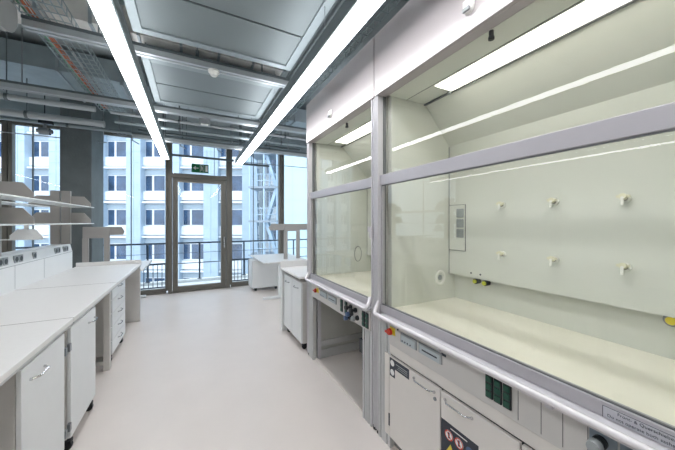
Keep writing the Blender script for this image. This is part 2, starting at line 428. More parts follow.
duct_x(-0.4, 2.3, 5.0, 5.6, 3.42, 3.66, 'galv', 'galvanised duct crossing beyond the farthest ceiling panel', 0.7)
t = T('ventilation_duct', 'pale round duct end at the top left corner of the view', 'duct', (-2.3, 2.93, 2.96), 'ventilation ducts')
P('duct_body', MB().cyl((-3.6, 2.93, 3.13), (-1.25, 2.93, 3.13), 0.165, 28), 'duct_light', t, smooth=True)
rr = MB(); x = -3.55
while x < -1.3: rr.cyl((x, 2.93, 3.13), (x+0.012, 2.93, 3.13), 0.170, 28); x += 0.09
PS('spiral_rib', rr, 'duct_light', t, smooth=True)
P('collar', MB().cyl((-1.25, 2.93, 3.13), (-1.21, 2.93, 3.13), 0.175, 28), 'cable_grey', t)
P('hanger_rod', MB().cyl((-2.0, 2.93, 3.28), (-2.0, 2.93, 3.8), 0.006, 6), 'steel', t)
def pipe(pts, r, m, label, ends=None, clamps=True):
    t = T('ceiling_pipe', label, 'pipe', pts[0], 'insulated ceiling pipes')
    P('pipe_run', MB().tube(pts, r, 14), m, t, smooth=True)
    k = MB(); a = Vector(pts[0]); b = Vector(pts[-1]); n = max(2, int((b-a).length/1.4))
    for i in range(n):
        c = a.lerp(b, (i+0.5)/n); dd = (b-a).normalized()*0.015
        k.cyl(c-dd, c+dd, r+0.008, 14).cyl((c.x, c.y, c.z+r), (c.x, c.y, 3.8), 0.006, 6)
    PS('pipe_clamp', k, 'rail_dark', t, 2)
pipe([(-6.0, 4.72, 3.02), (-1.12, 4.72, 3.02)], 0.035, 'rail_light', 'pale horizontal pipe on the left, nearer one of the pair')
pipe([(-6.0, 5.2, 2.97), (-1.13, 5.2, 2.97)], 0.045, 'rail_light', 'pale horizontal pipe on the left, farther and thicker of the pair')
pipe([(-1.0, 4.90, 3.07), (2.3, 4.90, 3.07)], 0.022, 'rail_light', 'thin pale pipe beyond the farthest ceiling panel')
pipe([(-1.0, 5.15, 3.02), (2.3, 5.15, 3.02)], 0.026, 'duct_grey', 'grey pipe behind the thin pale pipe near the windows')
pipe([(-5.9, 6.10, 3.12), (2.3, 6.10, 3.12)], 0.028, 'duct_grey', 'long grey pipe nearest the window wall')
pipe([(-0.9, 6.45, 3.28), (2.3, 6.45, 3.28)], 0.022, 'rail_dark', 'dark pipe high up along the window wall')
t = T('ventilation_duct', 'galvanised duct running above the gap right of the ceiling panels', 'duct', (1.12, 1.6, 3.42), 'ventilation ducts')
P('duct_body', MB().box(0.98, -0.5, 3.44, 1.30, 3.22, 3.66), 'galv', t)
k = MB(); y = -0.3
while y < 3.2: k.box(0.96, y, 3.42, 1.32, y+0.02, 3.68); y += 0.5
PS('flange', k, 'galv', t)
PS('hanger_rod', MB().cyl((1.14, 0.5, 3.66), (1.14, 0.5, 3.8), 0.006, 6).cyl((1.14, 2.5, 3.66), (1.14, 2.5, 3.8), 0.006, 6), 'steel', t)
def loop_cable(x, y, z, label):
    pts = []
    for i in range(40):
        a = i*0.5; pts.append((x+0.11*math.cos(a)+0.006*i-0.1, y+0.01*math.sin(a*1.7), z+0.045*math.sin(a)))
    pts = [(x-0.05, y, 3.8), (x-0.05, y, z+0.08)] + pts
    o = P('coiled_cable', MB().tube(pts, 0.008, 6), 'steel', org=(x, y, z), smooth=True); tag(o, label, 'cable')
loop_cable(-1.16, 6.55, 3.22, 'coiled grey cable hanging in front of the window right of the column')
loop_cable(-2.72, 5.9, 2.98, 'coiled grey cable hanging at the far left window')
# suspended bits at the window wall: blind motor brackets, small spot fittings
def fitting(x, y, z, label):
    t = T('window_actuator', label, 'actuator', (x, y, z), 'small dark fittings under the window head')
    P('bracket', MB().box(x-0.035, y-0.03, z, x+0.035, y+0.03, z+0.05), 'plastic_dark', t, bevel=0.006)
    P('arm', MB().cyl((x, y, z), (x, y, z-0.07), 0.009, 8).cyl((x, y, z-0.07), (x+0.11, y, z-0.13), 0.010, 8), 'steel', t)
    P('rod', MB().cyl((x, y, z+0.05), (x, y, 3.8), 0.006, 6), 'steel', t)
for x, lab in ((-0.22, 'small dark fitting under the window head left of the exit sign'), (0.50, 'small dark fitting under the window head right of the exit sign'),
        (-1.05, 'small dark fitting under the window head between column and door'), ):
    fitting(x, 6.85, 3.24, lab)
# round spot-like coil at far left in front of the windows
t = T('hanging_coupling', 'grey pipe coupling hanging in front of the window left of the column', 'coupling', (-1.99, 5.85, 2.88))
P('body', MB().cyl((-2.05, 5.85, 2.93), (-1.93, 5.85, 2.93), 0.055, 16).cyl((-1.99, 5.85, 2.98), (-1.99, 5.85, 3.04), 0.02, 10), 'steel', t, smooth=True)
P('bracket', MB().box(-2.05, 5.81, 3.04, -1.90, 5.89, 3.09).cyl((-1.99, 5.85, 3.09), (-1.99, 5.85, 3.8), 0.007, 6), 'plastic_dark', t)
for a in (-2.08, -1.93): P('knob', MB().cyl((a, 5.85, 2.93), (a+0.03, 5.85, 2.93), 0.03, 12), 'steel', t)
# slim rail along the facade
o = P('curtain_rail', MB().box(-0.62, 6.90, 2.955, 0.86, 6.95, 2.995).cyl((-0.5, 6.925, 2.995), (-0.5, 6.925, 3.8), 0.006, 6).cyl((0.8, 6.925, 2.995), (0.8, 6.925, 3.8), 0.006, 6), 'rail_dark', org=(0, 6.92, 2.95))
tag(o, 'dark horizontal rail crossing in front of the glass above the exit sign', 'rail')
o = P('curtain_rail', MB().box(0.95, 6.55, 2.83, 1.6, 6.60, 2.87).cyl((1.2, 6.575, 2.87), (1.2, 6.575, 3.8), 0.006, 6), 'rail_dark', org=(1.2, 6.5, 2.8))
tag(o, 'short dark rail in front of the glass right of the door', 'rail')
o = P('tension_wire', MB().cyl((-6.1, 6.6, 3.02), (-1.4, 6.6, 3.02), 0.008, 6).cyl((-5, 6.6, 3.02), (-5, 6.6, 3.8), 0.005, 6).cyl((-1.45, 6.6, 3.02), (-1.45, 6.6, 3.8), 0.005, 6), 'rail_light', org=(-3, 6.6, 3)); tag(o, 'thin pale tension wire running left in front of the windows', 'wire')
o = P('tension_wire', MB().cyl((0.9, 7.0, 2.98), (2.8, 7.0, 2.98), 0.008, 6).cyl((1.0, 7.0, 2.98), (1.0, 7.0, 3.8), 0.005, 6).cyl((2.7, 7.0, 2.98), (2.7, 7.0, 3.8), 0.005, 6), 'rail_dark', org=(1.5, 7.0, 2.98)); tag(o, 'thin dark tension wire in front of the right window', 'wire')
# smoke detector
t = T('smoke_detector', 'round white smoke detector under the pale ceiling rail', 'smoke detector', (0.20, 3.17, 3.05))
P('base', MB().cyl((0.20, 3.17, 3.11), (0.20, 3.17, 3.09), 0.055, 24), 'plastic_white', t, smooth=True)
P('head', MB().cyl((0.20, 3.17, 3.09), (0.20, 3.17, 3.055), 0.048, 24, 0.028), 'plastic_white', t, smooth=True)
t = T('emergency_light', 'small white emergency light box under the far ceiling rail', 'light', (0.16, 4.62, 2.99))
P('housing', MB().box(0.09, 4.58, 3.0, 0.24, 4.66, 3.07), 'plastic_grey', t, bevel=0.006)
P('lens', MB().box(0.115, 4.59, 2.99, 0.215, 4.65, 3.0), 'plastic_white', t, bevel=0.003)
# exit sign
t = T('exit_sign', 'green emergency exit sign hanging over the glazed door', 'exit sign', (0.16, 7.06, 2.66))
x0, x1, z0, z1 = -0.01, 0.335, 2.66, 2.85
P('sign_box', MB().box(x0, 7.045, z0, x1, 7.075, z1), 'exit_green', t, bevel=0.003)
k = MB().box(x0+0.06, 7.041, 2.748, x0+0.14, 7.045, 2.764).prism([(x0+0.03, 2.756), (x0+0.085, 2.80), (x0+0.085, 2.712)], 'y', 7.041, 7.045)
P('arrow', k, 'paper', t)
k = MB().box(x0+0.17, 7.041, 2.685, x0+0.178, 7.045, 2.825).box(x0+0.245, 7.041, 2.685, x0+0.253, 7.045, 2.825).box(x0+0.17, 7.041, 2.822, x0+0.253, 7.045, 2.83)
k.cyl((x0+0.205, 7.045, 2.80), (x0+0.205, 7.041, 2.80), 0.011, 12).prism([(x0+0.195, 2.785), (x0+0.22, 2.785), (x0+0.225, 2.74), (x0+0.2, 2.735)], 'y', 7.041, 7.045)
k.prism([(x0+0.20, 2.74), (x0+0.21, 2.735), (x0+0.19, 2.69), (x0+0.182, 2.695)], 'y', 7.041, 7.045).prism([(x0+0.215, 2.74), (x0+0.225, 2.735), (x0+0.238, 2.69), (x0+0.228, 2.688)], 'y', 7.041, 7.045)
k.box(x0+0.28, 7.041, 2.69, x0+0.325, 7.045, 2.82)
P('pictogram', k, 'paper', t)
P('hanger', MB().cyl((0.02, 7.06, 2.85), (0.02, 7.06, 3.19), 0.004, 6).cyl((0.3, 7.06, 2.85), (0.3, 7.06, 3.19), 0.004, 6), 'steel', t)

# ================================================================ LEFT BENCH RUN
BX = -0.715; BB = -1.50; TZ = 0.90
def leg_parts(y, xf, t, w=0.05, xw=0.055):
    y1 = y+w*0.2
    P('leg', MB().box(xf-xw, y-w, 0.0, xf, y1, TZ-0.045), 'bench_grey', t, bevel=0.003)
    P('leg', MB().box(BB+0.02, y-w, 0.0, BB+0.08, y1, TZ-0.045), 'bench_grey', t, bevel=0.003)
    P('top_arm', MB().box(BB+0.08, y-w, TZ-0.09, xf-xw, y1, TZ-0.045), 'bench_grey', t)
    P('foot_rail', MB().box(BB+0.08, y-w*0.8, 0.06, xf-xw, y+w*0.1, 0.10), 'bench_grey', t)
def bench(y0, y1, label, legs=(), end=False):
    t = T('laboratory_bench', label, 'bench', (0.5*(BX+BB), 0.5*(y0+y1), 0), 'white laboratory benches along the left')
    P('worktop', MB().box(BB, y0, TZ-0.03, BX, y1, TZ), 'worktop', t, bevel=0.003)
    P('edge_strip', MB().box(BX-0.03, y0+0.01, TZ-0.045, BX-0.004, y1-0.01, TZ-0.03), 'frame_grey', t)
    P('joint_seal', MB().box(BB+0.002, y1-0.003, TZ-0.02, BX-0.001, y1+0.004, TZ+0.0006), 'seam', t)
    P('back_panel', MB().box(BB+0.001, y0+0.002, 0.08, BB+0.012, y1-0.06 if end else y1-0.002, TZ-0.032), 'knee_grey', t)
    for y, xf in legs: leg_parts(y, xf, t)
    if end:
        P('end_panel', MB().box(-1.48, 5.33, 0.0, -0.72, 5.36, TZ-0.045), 'bench_grey', t, bevel=0.003)
        P('upstand', MB().box(BB, 5.384, TZ-0.03, BX, 5.40, TZ+0.055), 'worktop', t, bevel=0.003)
bench(0.0, 1.256, 'white bench beside the camera, nearest of the left row', ((0.06, -0.765), (1.24, -0.765)))
bench(1.262, 2.530, 'white bench whose top covers the two nearest cabinet doors on the left', ((2.47, -0.80),))
bench(2.538, 3.795, 'white bench on the left between the two visible worktop seams', ((3.76, -0.765),))
bench(3.803, 5.38, 'white bench at the window end of the left row, above the drawers', (), True)

def handle_y(xf, yc, z, L, out, mtl, parent, sgn=1, r=0.0045):
    """bow handle on a face of constant x, running along y; sgn: direction the face looks"""
    pts = []
    for k in range(13):
        a = k/12.0; yy = yc+(a-0.5)*L; d = out*min(1.0, math.sin(math.pi*a)*2.2)
        pts.append((xf+sgn*d, yy, z))
    m = MB().tube(pts, r, 8)
    m.cyl((xf, yc-L/2, z), (xf+sgn*0.008, yc-L/2, z), 0.008, 8).cyl((xf, yc+L/2, z), (xf+sgn*0.008, yc+L/2, z), 0.008, 8)
    return P('handle', m, mtl, parent, smooth=True)

def caster(x, y, parent):
    c = P('caster', MB().cyl((x, y-0.013, 0.03), (x, y+0.013, 0.03), 0.03, 16).box(x-0.026, y-0.022, 0.045, x+0.026, y+0.022, 0.068).cyl((x, y, 0.068), (x, y, 0.09), 0.012, 8), 'rubber', parent, smooth=True)
    return c
def mobile_door(y0, y1, xf, z1, hy, hinge_y, label):
    z0 = 0.095; dp = 0.5
    t = T('mobile_cabinet', label, 'cabinet', (xf-dp/2, 0.5*(y0+y1), 0), 'mobile cabinets under the left bench')
    b = MB().box(xf-dp, y0, z0, xf-0.022, y0+0.018, z1).box(xf-dp, y1-0.018, z0, xf-0.022, y1, z1).box(xf-dp, y0+0.018, z0, xf-0.022, y1-0.018, z0+0.02)
    b.box(xf-dp, y0+0.018, z1-0.02, xf-0.022, y1-0.018, z1).box(xf-dp, y0+0.018, z0+0.02, xf-dp+0.01, y1-0.018, z1-0.02)
    P('body', b, 'bench_grey', t)
    dr = P('door', MB().box(xf-0.02, y0+0.004, z0+0.004, xf, y1-0.004, z1-0.004), 'cabinet_white', t, bevel=0.003)
    handle_y(xf, hy, z1-0.085, 0.15, 0.03, 'chrome', dr)
    for z in (z0+0.09, z1-0.13): P('hinge', MB().box(xf-0.012, hinge_y-0.014, z-0.025, xf+0.005, hinge_y+0.014, z+0.025), 'steel', t, bevel=0.002)
    for x in (xf-0.035, xf-dp+0.05):
        for y in (y0+0.05, y1-0.05): caster(x, y, t)
mobile_door(1.88, 2.40, -0.722, 0.845, 2.04, 2.415, 'nearest white mobile cabinet under the left bench, cut off by the picture edge')
mobile_door(2.50, 3.05, -0.722, 0.845, 2.93, 2.485, 'second white mobile cabinet on the left, beside the grey knee space')
mobile_door(0.55, 1.1, -0.722, 0.845, 0.98, 0.565, 'white mobile cabinet under the worktop next to the camera')
# drawer unit
t = T('mobile_drawer_unit', 'white mobile unit with a stack of drawers under the left bench', 'drawer unit', (-1.02, 4.2, 0))
xf = -0.775; y0, y1, z0, z1 = 3.87, 4.55, 0.095, 0.845
P('body', MB().box(xf-0.5, y0, z0, xf-0.02, y1, z1), 'bench_grey', t, bevel=0.002)
for i in range(5):
    za = z0+0.004+i*(z1-z0)/5; zb = z0+(i+1)*(z1-z0)/5-0.004
    dr = P('drawer', MB().box(xf-0.02, y0+0.004, za, xf, y1-0.004, zb), 'cabinet_white', t, bevel=0.002)
    handle_y(xf, 0.5*(y0+y1), zb-0.045, 0.15, 0.025, 'chrome', dr)
for x in (xf-0.045, xf-0.45):
    for y in (y0+0.06, y1-0.06): caster(x, y, t)

# service spine with sockets
t = T('service_panel', 'white service spine with sockets along the back of the left bench', 'service panel', (-1.6, 2.6, 0.9))
prof = [(-1.502, 0.0), (-1.502, 1.135), (-1.525, 1.245), (-1.685, 1.245), (-1.708, 1.135), (-1.708, 0.0)]
P('spine', MB().prism(prof, 'y', 0.0, 5.26), 'cabinet_white', t, bevel=0.003)
P('seam_line', MB().box(-1.5015, 0, 1.132, -1.4995, 5.26, 1.137).box(-1.5012, 3.80, 0.91, -1.4998, 3.803, 1.13).box(-1.5012, 2.53, 0.91, -1.4998, 2.533, 1.13).box(-1.5012, 4.4, 0.91, -1.4998, 4.403, 1.13), 'plastic_grey', t)
def socket_on_spine(y, n, parent):
    # sits on the sloped upper face
    for i in range(n):
        yy = y+i*0.085; zc = 1.19; xc = -1.502-0.023*0.5
        s = P('socket', MB().box(xc-0.004, yy-0.036, zc-0.036, xc+0.010, yy+0.036, zc+0.036), 'plastic_grey', parent, bevel=0.004)
        P('socket_well', MB().cyl((xc+0.0102, yy, zc), (xc+0.0122, yy, zc), 0.024, 16), 'plastic_dark', s)
for y, n in ((2.3, 2), (3.10, 2), (3.58, 2), (3.84, 2), (4.20, 1), (4.74, 2), (5.0, 2)): socket_on_spine(y, n, t)
# shelf racks: posts, brackets, two shelves
def post_pair(y, ztop, parent, cx=-1.605, hw=0.105, zb=1.245):
    for sx in (-1, 1):
        a = cx+sx*hw; b = cx+sx*0.006
        P('post', MB().box(min(a, b), y-0.02, zb, max(a, b), y+0.02, ztop), 'bracket', parent, bevel=0.003)
def bracket(y, z, tip, root, h, m, parent):
    # plate standing on a shelf, chamfered top corner
    w = tip-root; s = 1 if w > 0 else -1
    poly = [(root, z), (tip, z), (tip, z+h*0.35), (tip-s*abs(w)*0.35, z+h), (root, z+h)]
    P('bracket', MB().prism(poly, 'y', y-0.006, y+0.006), m, parent)
ZS = (1.752, 1.522)
def shelf_rack(ys, y0, y1, label):
    t = T('bench_shelf_rack', label, 'shelf rack', (-1.605, 0.5*(y0+y1), 1.245), 'shelf racks on the left bench')
    for y in ys:
        post_pair(y, 1.98, t)
        for z in ZS:
            bracket(y, z+0.012, -1.285, -1.50, 0.145, 'bracket', t)
            bracket(y, z+0.012, -1.925, -1.71, 0.145, 'bracket', t)
    for z in ZS:
        P('shelf', MB().box(-1.50, y0, z, -1.262, y1, z+0.012), 'shelf', t, bevel=0.002)
        P('shelf', MB().box(-1.948, y0, z, -1.71, y1, z+0.012), 'shelf', t, bevel=0.002)
    return t
t = shelf_rack((5.2, 3.57), 3.45, 5.26, 'two tier white shelf rack with grey brackets on the left service spine, window end')
# lower tray bracket under the lower shelf
P('lower_bracket', MB().prism([(-1.44, 1.387), (-1.225, 1.387), (-1.225, 1.415), (-1.275, 1.485), (-1.39, 1.485), (-1.44, 1.43)], 'y', 3.56, 3.575).box(-1.35, 3.56, 1.48, -1.32, 3.575, 1.522).box(-1.50, 3.56, 1.387, -1.44, 3.575, 1.397), 'cabinet_white', t)
shelf_rack((1.9, 0.3), 0.2, 3.44, 'two tier white shelf rack on the left service spine, beside the camera')
# desks by the windows, each with a portal shelf stand
def portal(cx, y, zb, label, tip=0.24, hw=0.165, zt=1.51, both=True, hh=0.16):
    t = T('desk_shelf_stand', label, 'shelf stand', (cx, y, zb), 'grey shelf stands on the window desks')
    for sx in (-1, 1): P('post', MB().box(cx+sx*hw-0.04, y-0.02, zb, cx+sx*hw+0.04, y+0.02, zt-hh), 'bracket', t, bevel=0.002)
    P('head_plate', MB().box(cx-hw-0.035, y-0.02, zt-hh, cx+hw+0.035, y+0.02, zt), 'bracket', t, bevel=0.002)
    for s in ((-1, 1) if both else (1,)):
        r = cx+s*(hw+0.035)
        poly = [(r, zt-0.135), (r+s*tip*0.9, zt-0.135), (r+s*tip, zt-0.08), (r+s*tip*0.8, zt), (r, zt)]
        P('shelf_bracket', MB().prism(poly, 'y', y-0.006, y+0.006), 'bracket', t)
    return t
def desk(x0, x1, y0, y1, z, label, group='white desks by the windows'):
    t = T('window_desk', label, 'desk', (0.5*(x0+x1), 0.5*(y0+y1), 0), group)
    P('desktop', MB().box(x0, y0, z-0.03, x1, y1, z), 'worktop', t, bevel=0.003)
    for y in (y0+0.08, y1-0.07):
        P('leg', MB().box(x0+0.30, y, 0.05, x0+0.38, y+0.05, z-0.03).box(x0+0.10, y, z-0.06, x1-0.1, y+0.05, z-0.03), 'cabinet_white', t, bevel=0.003)
        P('foot', MB().box(x0+0.0, y-0.01, 0.0, x1-0.1, y+0.06, 0.05), 'cabinet_white', t, bevel=0.008)
    return t
desk(1.26, 2.19, 5.55, 7.02, 0.75, 'white desk at the windows right of the door')
desk(-1.62, -0.74, 5.75, 7.0, 0.75, 'white desk at the windows behind the end of the left bench')
portal(1.945, 5.95, 0.75, 'grey portal shelf stand on the desk right of the door', tip=0.34, hw=0.14, zt=1.51)
portal(-1.43, 6.08, 0.75, 'grey portal shelf stand at the desk behind the left bench', tip=0.21, hw=0.14, zt=1.467, both=False, hh=0.19)
# pedestal by right desk
t = T('mobile_pedestal', 'white mobile pedestal under the desk right of the door', 'pedestal', (1.5, 6.7, 0))
P('body', MB().box(1.20, 6.42, 0.07, 1.80, 6.86, 0.69), 'cabinet_white', t, bevel=0.004)
P('front', MB().box(1.182, 6.425, 0.08, 1.198, 6.855, 0.68), 'cabinet_white', t, bevel=0.003)
for x in (1.27, 1.73):
    for y in (6.48, 6.80): caster(x, y, t)

# ================================================================ RIGHT BENCH beside the hood
t = T('laboratory_bench', 'short white bench between the far fume cupboard and the window desk', 'bench', (1.6, 3.55, 0))
P('worktop', MB().box(1.13, 3.17, 0.87, 2.1, 3.97, 0.90), 'worktop', t, bevel=0.003)
P('upstand', MB().box(1.13, 3.972, 0.84, 2.1, 3.99, 0.985), 'worktop', t, bevel=0.002)
P('end_panel', MB().box(1.135, 3.925, 0.0, 2.09, 3.965, 0.868), 'cabinet_white', t, bevel=0.003)
t = T('mobile_cabinet', 'white double door mobile cabinet under the short right bench', 'cabinet', (1.45, 3.5, 0))
P('body', MB().box(1.18, 3.19, 0.09, 1.75, 3.90, 0.82), 'bench_grey', t)
for ya, yb in ((3.19, 3.543), (3.549, 3.90)):
    dr = P('door', MB().box(1.16, ya+0.003, 0.095, 1.178, yb-0.003, 0.815), 'cabinet_white', t, bevel=0.002)
    handle_y(1.16, 0.5*(ya+yb), 0.74, 0.14, 0.025, 'chrome', dr, -1)
for x in (1.22, 1.70):
    for y in (3.25, 3.84): caster(x, y, t)

# ================================================================ FUME CUPBOARDS
XF = 1.20; XG = 1.24; ZW = 0.92; ZC = 2.473; ZT = 2.918; XB = 1.96; XP = 1.895
def tap(x, y, z, parent):
    k = P('gas_tap', MB().cyl((x, y, z), (x-0.014, y, z), 0.021, 14).cyl((x-0.014, y, z), (x-0.05, y, z), 0.007, 8).cyl((x-0.045, y, z), (x-0.05, y, z-0.035), 0.006, 8), 'plastic_white', parent, smooth=True)
    P('collar', MB().cyl((x-0.018, y, z), (x-0.024, y, z), 0.013, 12), 'plastic_dark', k)
    P('knob', MB().cyl((x-0.024, y, z+0.004), (x-0.046, y, z+0.008), 0.015, 12).box(x-0.042, y-0.024, z+0.002, x-0.028, y+0.024, z+0.014), 'tap_cap', k)
def sock3(y, z, parent, n=3, s=0.034):
    k = P('socket_strip', MB().box(XF-0.018, y-0.017, z-n*s/2-0.003, XF-0.008, y+0.017, z+n*s/2+0.006), 'plastic_dark', parent, bevel=0.002)
    for i in range(n):
        zz = z+(i-(n-1)/2)*s
        P('socket', MB().box(XF-0.022, y-0.014, zz-0.013, XF-0.0175, y+0.014, zz+0.013), 'socket_green', k, bevel=0.002)
def valve(y, z, col, parent):
    k = P('valve', MB().cyl((XF-0.008, y, z), (XF-0.022, y, z), 0.020, 16).cyl((XF-0.022, y, z), (XF-0.045, y, z), 0.011, 12), 'plastic_dark', parent, smooth=True)
    P('knob', MB().cyl((XF-0.045, y, z), (XF-0.068, y, z), 0.021, 14, 0.018), col, k, smooth=True)

def hood(y0, y1, label, open_base, taps, lamp, plate, far):
    yc = 0.5*(y0+y1)
    t = T('fume_cupboard', label, 'fume cupboard', (XF+0.4, yc, 0), 'fume cupboards on the right')
    pw = 0.045 if far else 0.03; bw = 0.17; XB = 2.08 if far else 1.96; XP = 2.0 if far else 1.895
    # aluminium posts with slots
    for a, b, s in ((y0, y0+pw, 1), (y1-pw, y1, -1)):
        m = MB().box(XF, a, 0.03, XF+0.05, a+0.012, ZC).box(XF, b-0.012, 0.03, XF+0.05, b, ZC).box(XF+0.010, a+0.012, 0.03, XF+0.05, b-0.012, ZC)
        if s > 0: la_, lb_ = b+0.002, y0+bw
        else: la_, lb_ = y1-bw, a-0.002
        w3 = (lb_-la_-0.006)/2
        for q in (la_, la_+w3+0.006): P('base_post', MB().box(XF+0.004, q, 0.0, XF+0.05, q+w3*0.4, 0.868).box(XF+0.004, q+w3*0.6, 0.0, XF+0.05, q+w3, 0.868).box(XF+0.012, q+w3*0.4, 0.0, XF+0.05, q+w3*0.6, 0.868), 'frame_grey', t, bevel=0.002)
        p = P('front_post', m, 'alu', t, bevel=0.003)
        P('foot', MB().cyl((XF+0.03, 0.5*(a+b), 0), (XF+0.03, 0.5*(a+b), 0.03), 0.022, 12), 'plastic_dark', p)
        P('sash_guide', MB().box(XF+0.05, (b-0.006) if s > 0 else (a-0.003), 0.93, XF+0.075, (b+0.003) if s > 0 else (a+0.006), ZC), 'alu_dark', p)
    # outer and inner side walls
    PS('side_panel', MB().box(XF+0.06, y0, 0.02, 2.08, y0+0.018, ZT-0.01).box(XF+0.06, y1-0.018, 0.02, 2.08, y1, ZT-0.01), 'bench_grey' if not far else 'alu', t)
    ia, ib = y0+0.065, y1-0.065
    P('side_liner', MB().box(XF+0.10, y0+0.02, ZW-0.02, XB, ia, ZC), 'cream', t)
    P('side_liner', MB().box(XF+0.10, ib, ZW-0.02, XB, y1-0.02, ZC), 'cream', t)
    P('back_wall', MB().box(XB, y0+0.02, ZW-0.05, XB+0.02, y1-0.02, ZT-0.02), 'cream', t)
    # baffle with rising slanted top
    th = 0.012
    P('baffle', MB().prism([(XP, 1.126), (XP, 2.174 if not far else 2.12), (1.633, ZC-0.002), (1.65, ZC-0.002), (XP+th, 2.18 if not far else 2.126), (XP+th, 1.126)], 'y', ia+0.001, ib-0.001), 'cream', t, bevel=0.001)
    P('corner_seal', MB().box(XP-0.003, ib-0.004, 1.126, XP, ib-0.0005, 2.17 if not far else 2.115), 'alu_dark', t)
    P('ceiling_liner', MB().box(XF+0.075, ia, ZC, XB, ib, ZC+0.02), 'cream', t)
    P('ceiling_joint', MB().box(1.44, ia, ZC-0.0015, 1.444, ib, ZC).box(1.615, ia, ZC-0.012, 1.632, ib, ZC-0.002), 'alu_dark', t)
    # light in the ceiling
    la, lb = lamp
    L = P('hood_light', MB().box(1.445, la-0.01, ZC-0.006, 1.615, lb+0.01, ZC+0.001), 'plastic_white', t)
    P('diffuser', MB().box(1.453, la, ZC-0.009, 1.608, lb, ZC-0.006), 'hood_lamp', L)
    P('light_catch', MB().cyl((1.612, lb+0.02, ZC-0.006), (1.612, lb+0.02, ZC-0.02), 0.014, 12), 'plastic_grey', L)
    ny = 0.87 if not far else 2.30
    P('nozzle', MB().cyl((1.285, ny, ZC), (1.285, ny, ZC-0.03), 0.011, 10).cyl((1.285, ny, ZC-0.03), (1.285, ny, ZC-0.042), 0.014, 10), 'plastic_dark', t)
    # work surface, dished
    P('work_surface', MB().box(XF+0.085, ia, ZW-0.03, XB, ib, ZW).box(XF+0.07, ia, ZW-0.03, XF+0.10, ib, ZW+0.006), 'cream_top', t, bevel=0.002)
    # fascia
    P('fascia', MB().box(1.192, y0+0.001, ZC, 1.212, y1-0.001, ZT).box(1.212, y0+0.001, ZC, XF+0.075, y1-0.001, ZC+0.015), 'fascia', t, bevel=0.003)
    P('top_cover', MB().box(1.213, y0+0.02, ZT-0.02, 2.08, y1-0.02, ZT-0.005), 'bench_grey', t)
    # sensor on fascia
    sy = 0.92 if not far else 2.46; sz = 2.59
    sn = P('motion_sensor', MB().sphere((1.19, sy, sz), 0.03, 0.75, 1.0, 1.2, 16, 10).box(1.184, sy-0.03, sz-0.005, 1.192, sy+0.03, sz+0.04), 'plastic_white', t, smooth=True)
    P('lens', MB().box(1.163, sy-0.018, sz-0.028, 1.175, sy+0.018, sz-0.012), 'plastic_grey', sn)
    # upper fixed glass, sash with frame and glass
    P('upper_pane', MB().box(XG+0.03, y0+pw-0.002, 1.90, XG+0.035, y1-pw+0.002, ZC-0.002), 'glass_hood', t)
    sa, sb = y0+pw, y1-pw
    sash = P('sash', MB().box(XG-0.018, sa, 1.818, XG+0.018, sb, 1.893).box(XG-0.018, sa, 0.898, XG+0.018, sb, 0.952).box(XG-0.012, sa, 0.952, XG+0.012, sa+0.018, 1.818).box(XG-0.012, sb-0.018, 0.952, XG+0.012, sb, 1.818), 'sash_alu', t, bevel=0.003)
    P('sash_glass', MB().box(XG-0.003, sa+0.018, 0.952, XG+0.003, sb-0.018, 1.818), 'glass_hood', sash)
    PS('seal', MB().box(XG-0.013, sa+0.018, 1.812, XG-0.004, sb-0.018, 1.818).box(XG-0.013, sa+0.018, 0.952, XG-0.004, sb-0.018, 0.957), 'alu_dark', sash)
    # sill and airfoil handrail
    P('sill', MB().prism([(1.165, 0.872), (1.165, 0.884), (1.215, 0.897), (1.27, 0.897), (1.27, 0.872)], 'y', y0+0.065, y1-0.065), 'alu', t, bevel=0.002)
    ye0 = y0+(0.03 if far else 0.06); ye1 = y1-(0.09 if far else 0.06)
    pts = [(1.198, ye0-0.012 if not far else ye0+0.03, 0.975), (1.180, ye0-0.004 if not far else ye0+0.012, 0.955), (1.160, ye0, 0.925), (1.148, ye0+0.008, 0.907), (1.147, ye0+0.03, 0.903)]
    pts2 = [(1.147, ye1-0.03, 0.903), (1.148, ye1-0.008, 0.907), (1.160, ye1, 0.925), (1.180, ye1+0.006, 0.955), (1.198, ye1+0.014, 0.975)]
    mid = [(1.147, ye0+0.03+(ye1-ye0-0.06)*k/8, 0.903) for k in range(1, 8)]
    P('handrail', MB().tube(pts+mid+pts2, 0.0135, 12), 'alu_bright', t, smooth=True)
    hb = MB(); n = 4
    for k in range(n):
        y = y0+0.12+(y1-y0-0.24)*k/(n-1); hb.box(1.15, y-0.012, 0.872, 1.175, y+0.012, 0.892)
    PS('handrail_bracket', hb, 'alu', t)
    # latch on the near post of the far hood
    ly = y0+0.03
    P('sash_latch', MB().box(XF-0.026, ly-0.022, 1.475, XF-0.004, ly+0.022, 1.515).box(XF-0.020, ly-0.015, 1.43, XF-0.004, ly+0.015, 1.475), 'alu_bright', t, bevel=0.003)
    # control panel
    P('control_panel', MB().box(XF-0.008, y0+(bw if not far else 0.05), 0.722, XF+0.02, y1-bw, 0.868), 'bench_grey', t, bevel=0.002)
    if not far:
        P('apron', MB().box(XF, y0+bw, 0.655, XF+0.02, y1-bw, 0.718), 'cabinet_warm', t, bevel=0.002)
        sg = MB()
        for y in (0.69, 0.604, 0.533, 0.46): sg.box(XF-0.0088, y-0.0015, 0.735, XF-0.0075, y+0.0015, 0.86)
        PS('panel_seam', sg, 'plinth', t)
    ky = 1.525 if not far else 2.79
    kn = P('emergency_stop', MB().cyl((XF-0.008, ky-0.02, 0.822), (XF-0.030, ky-0.02, 0.822), 0.012, 12).box(XF-0.012, ky-0.045, 0.797, XF-0.008, ky+0.005, 0.847), 'yellow', t)
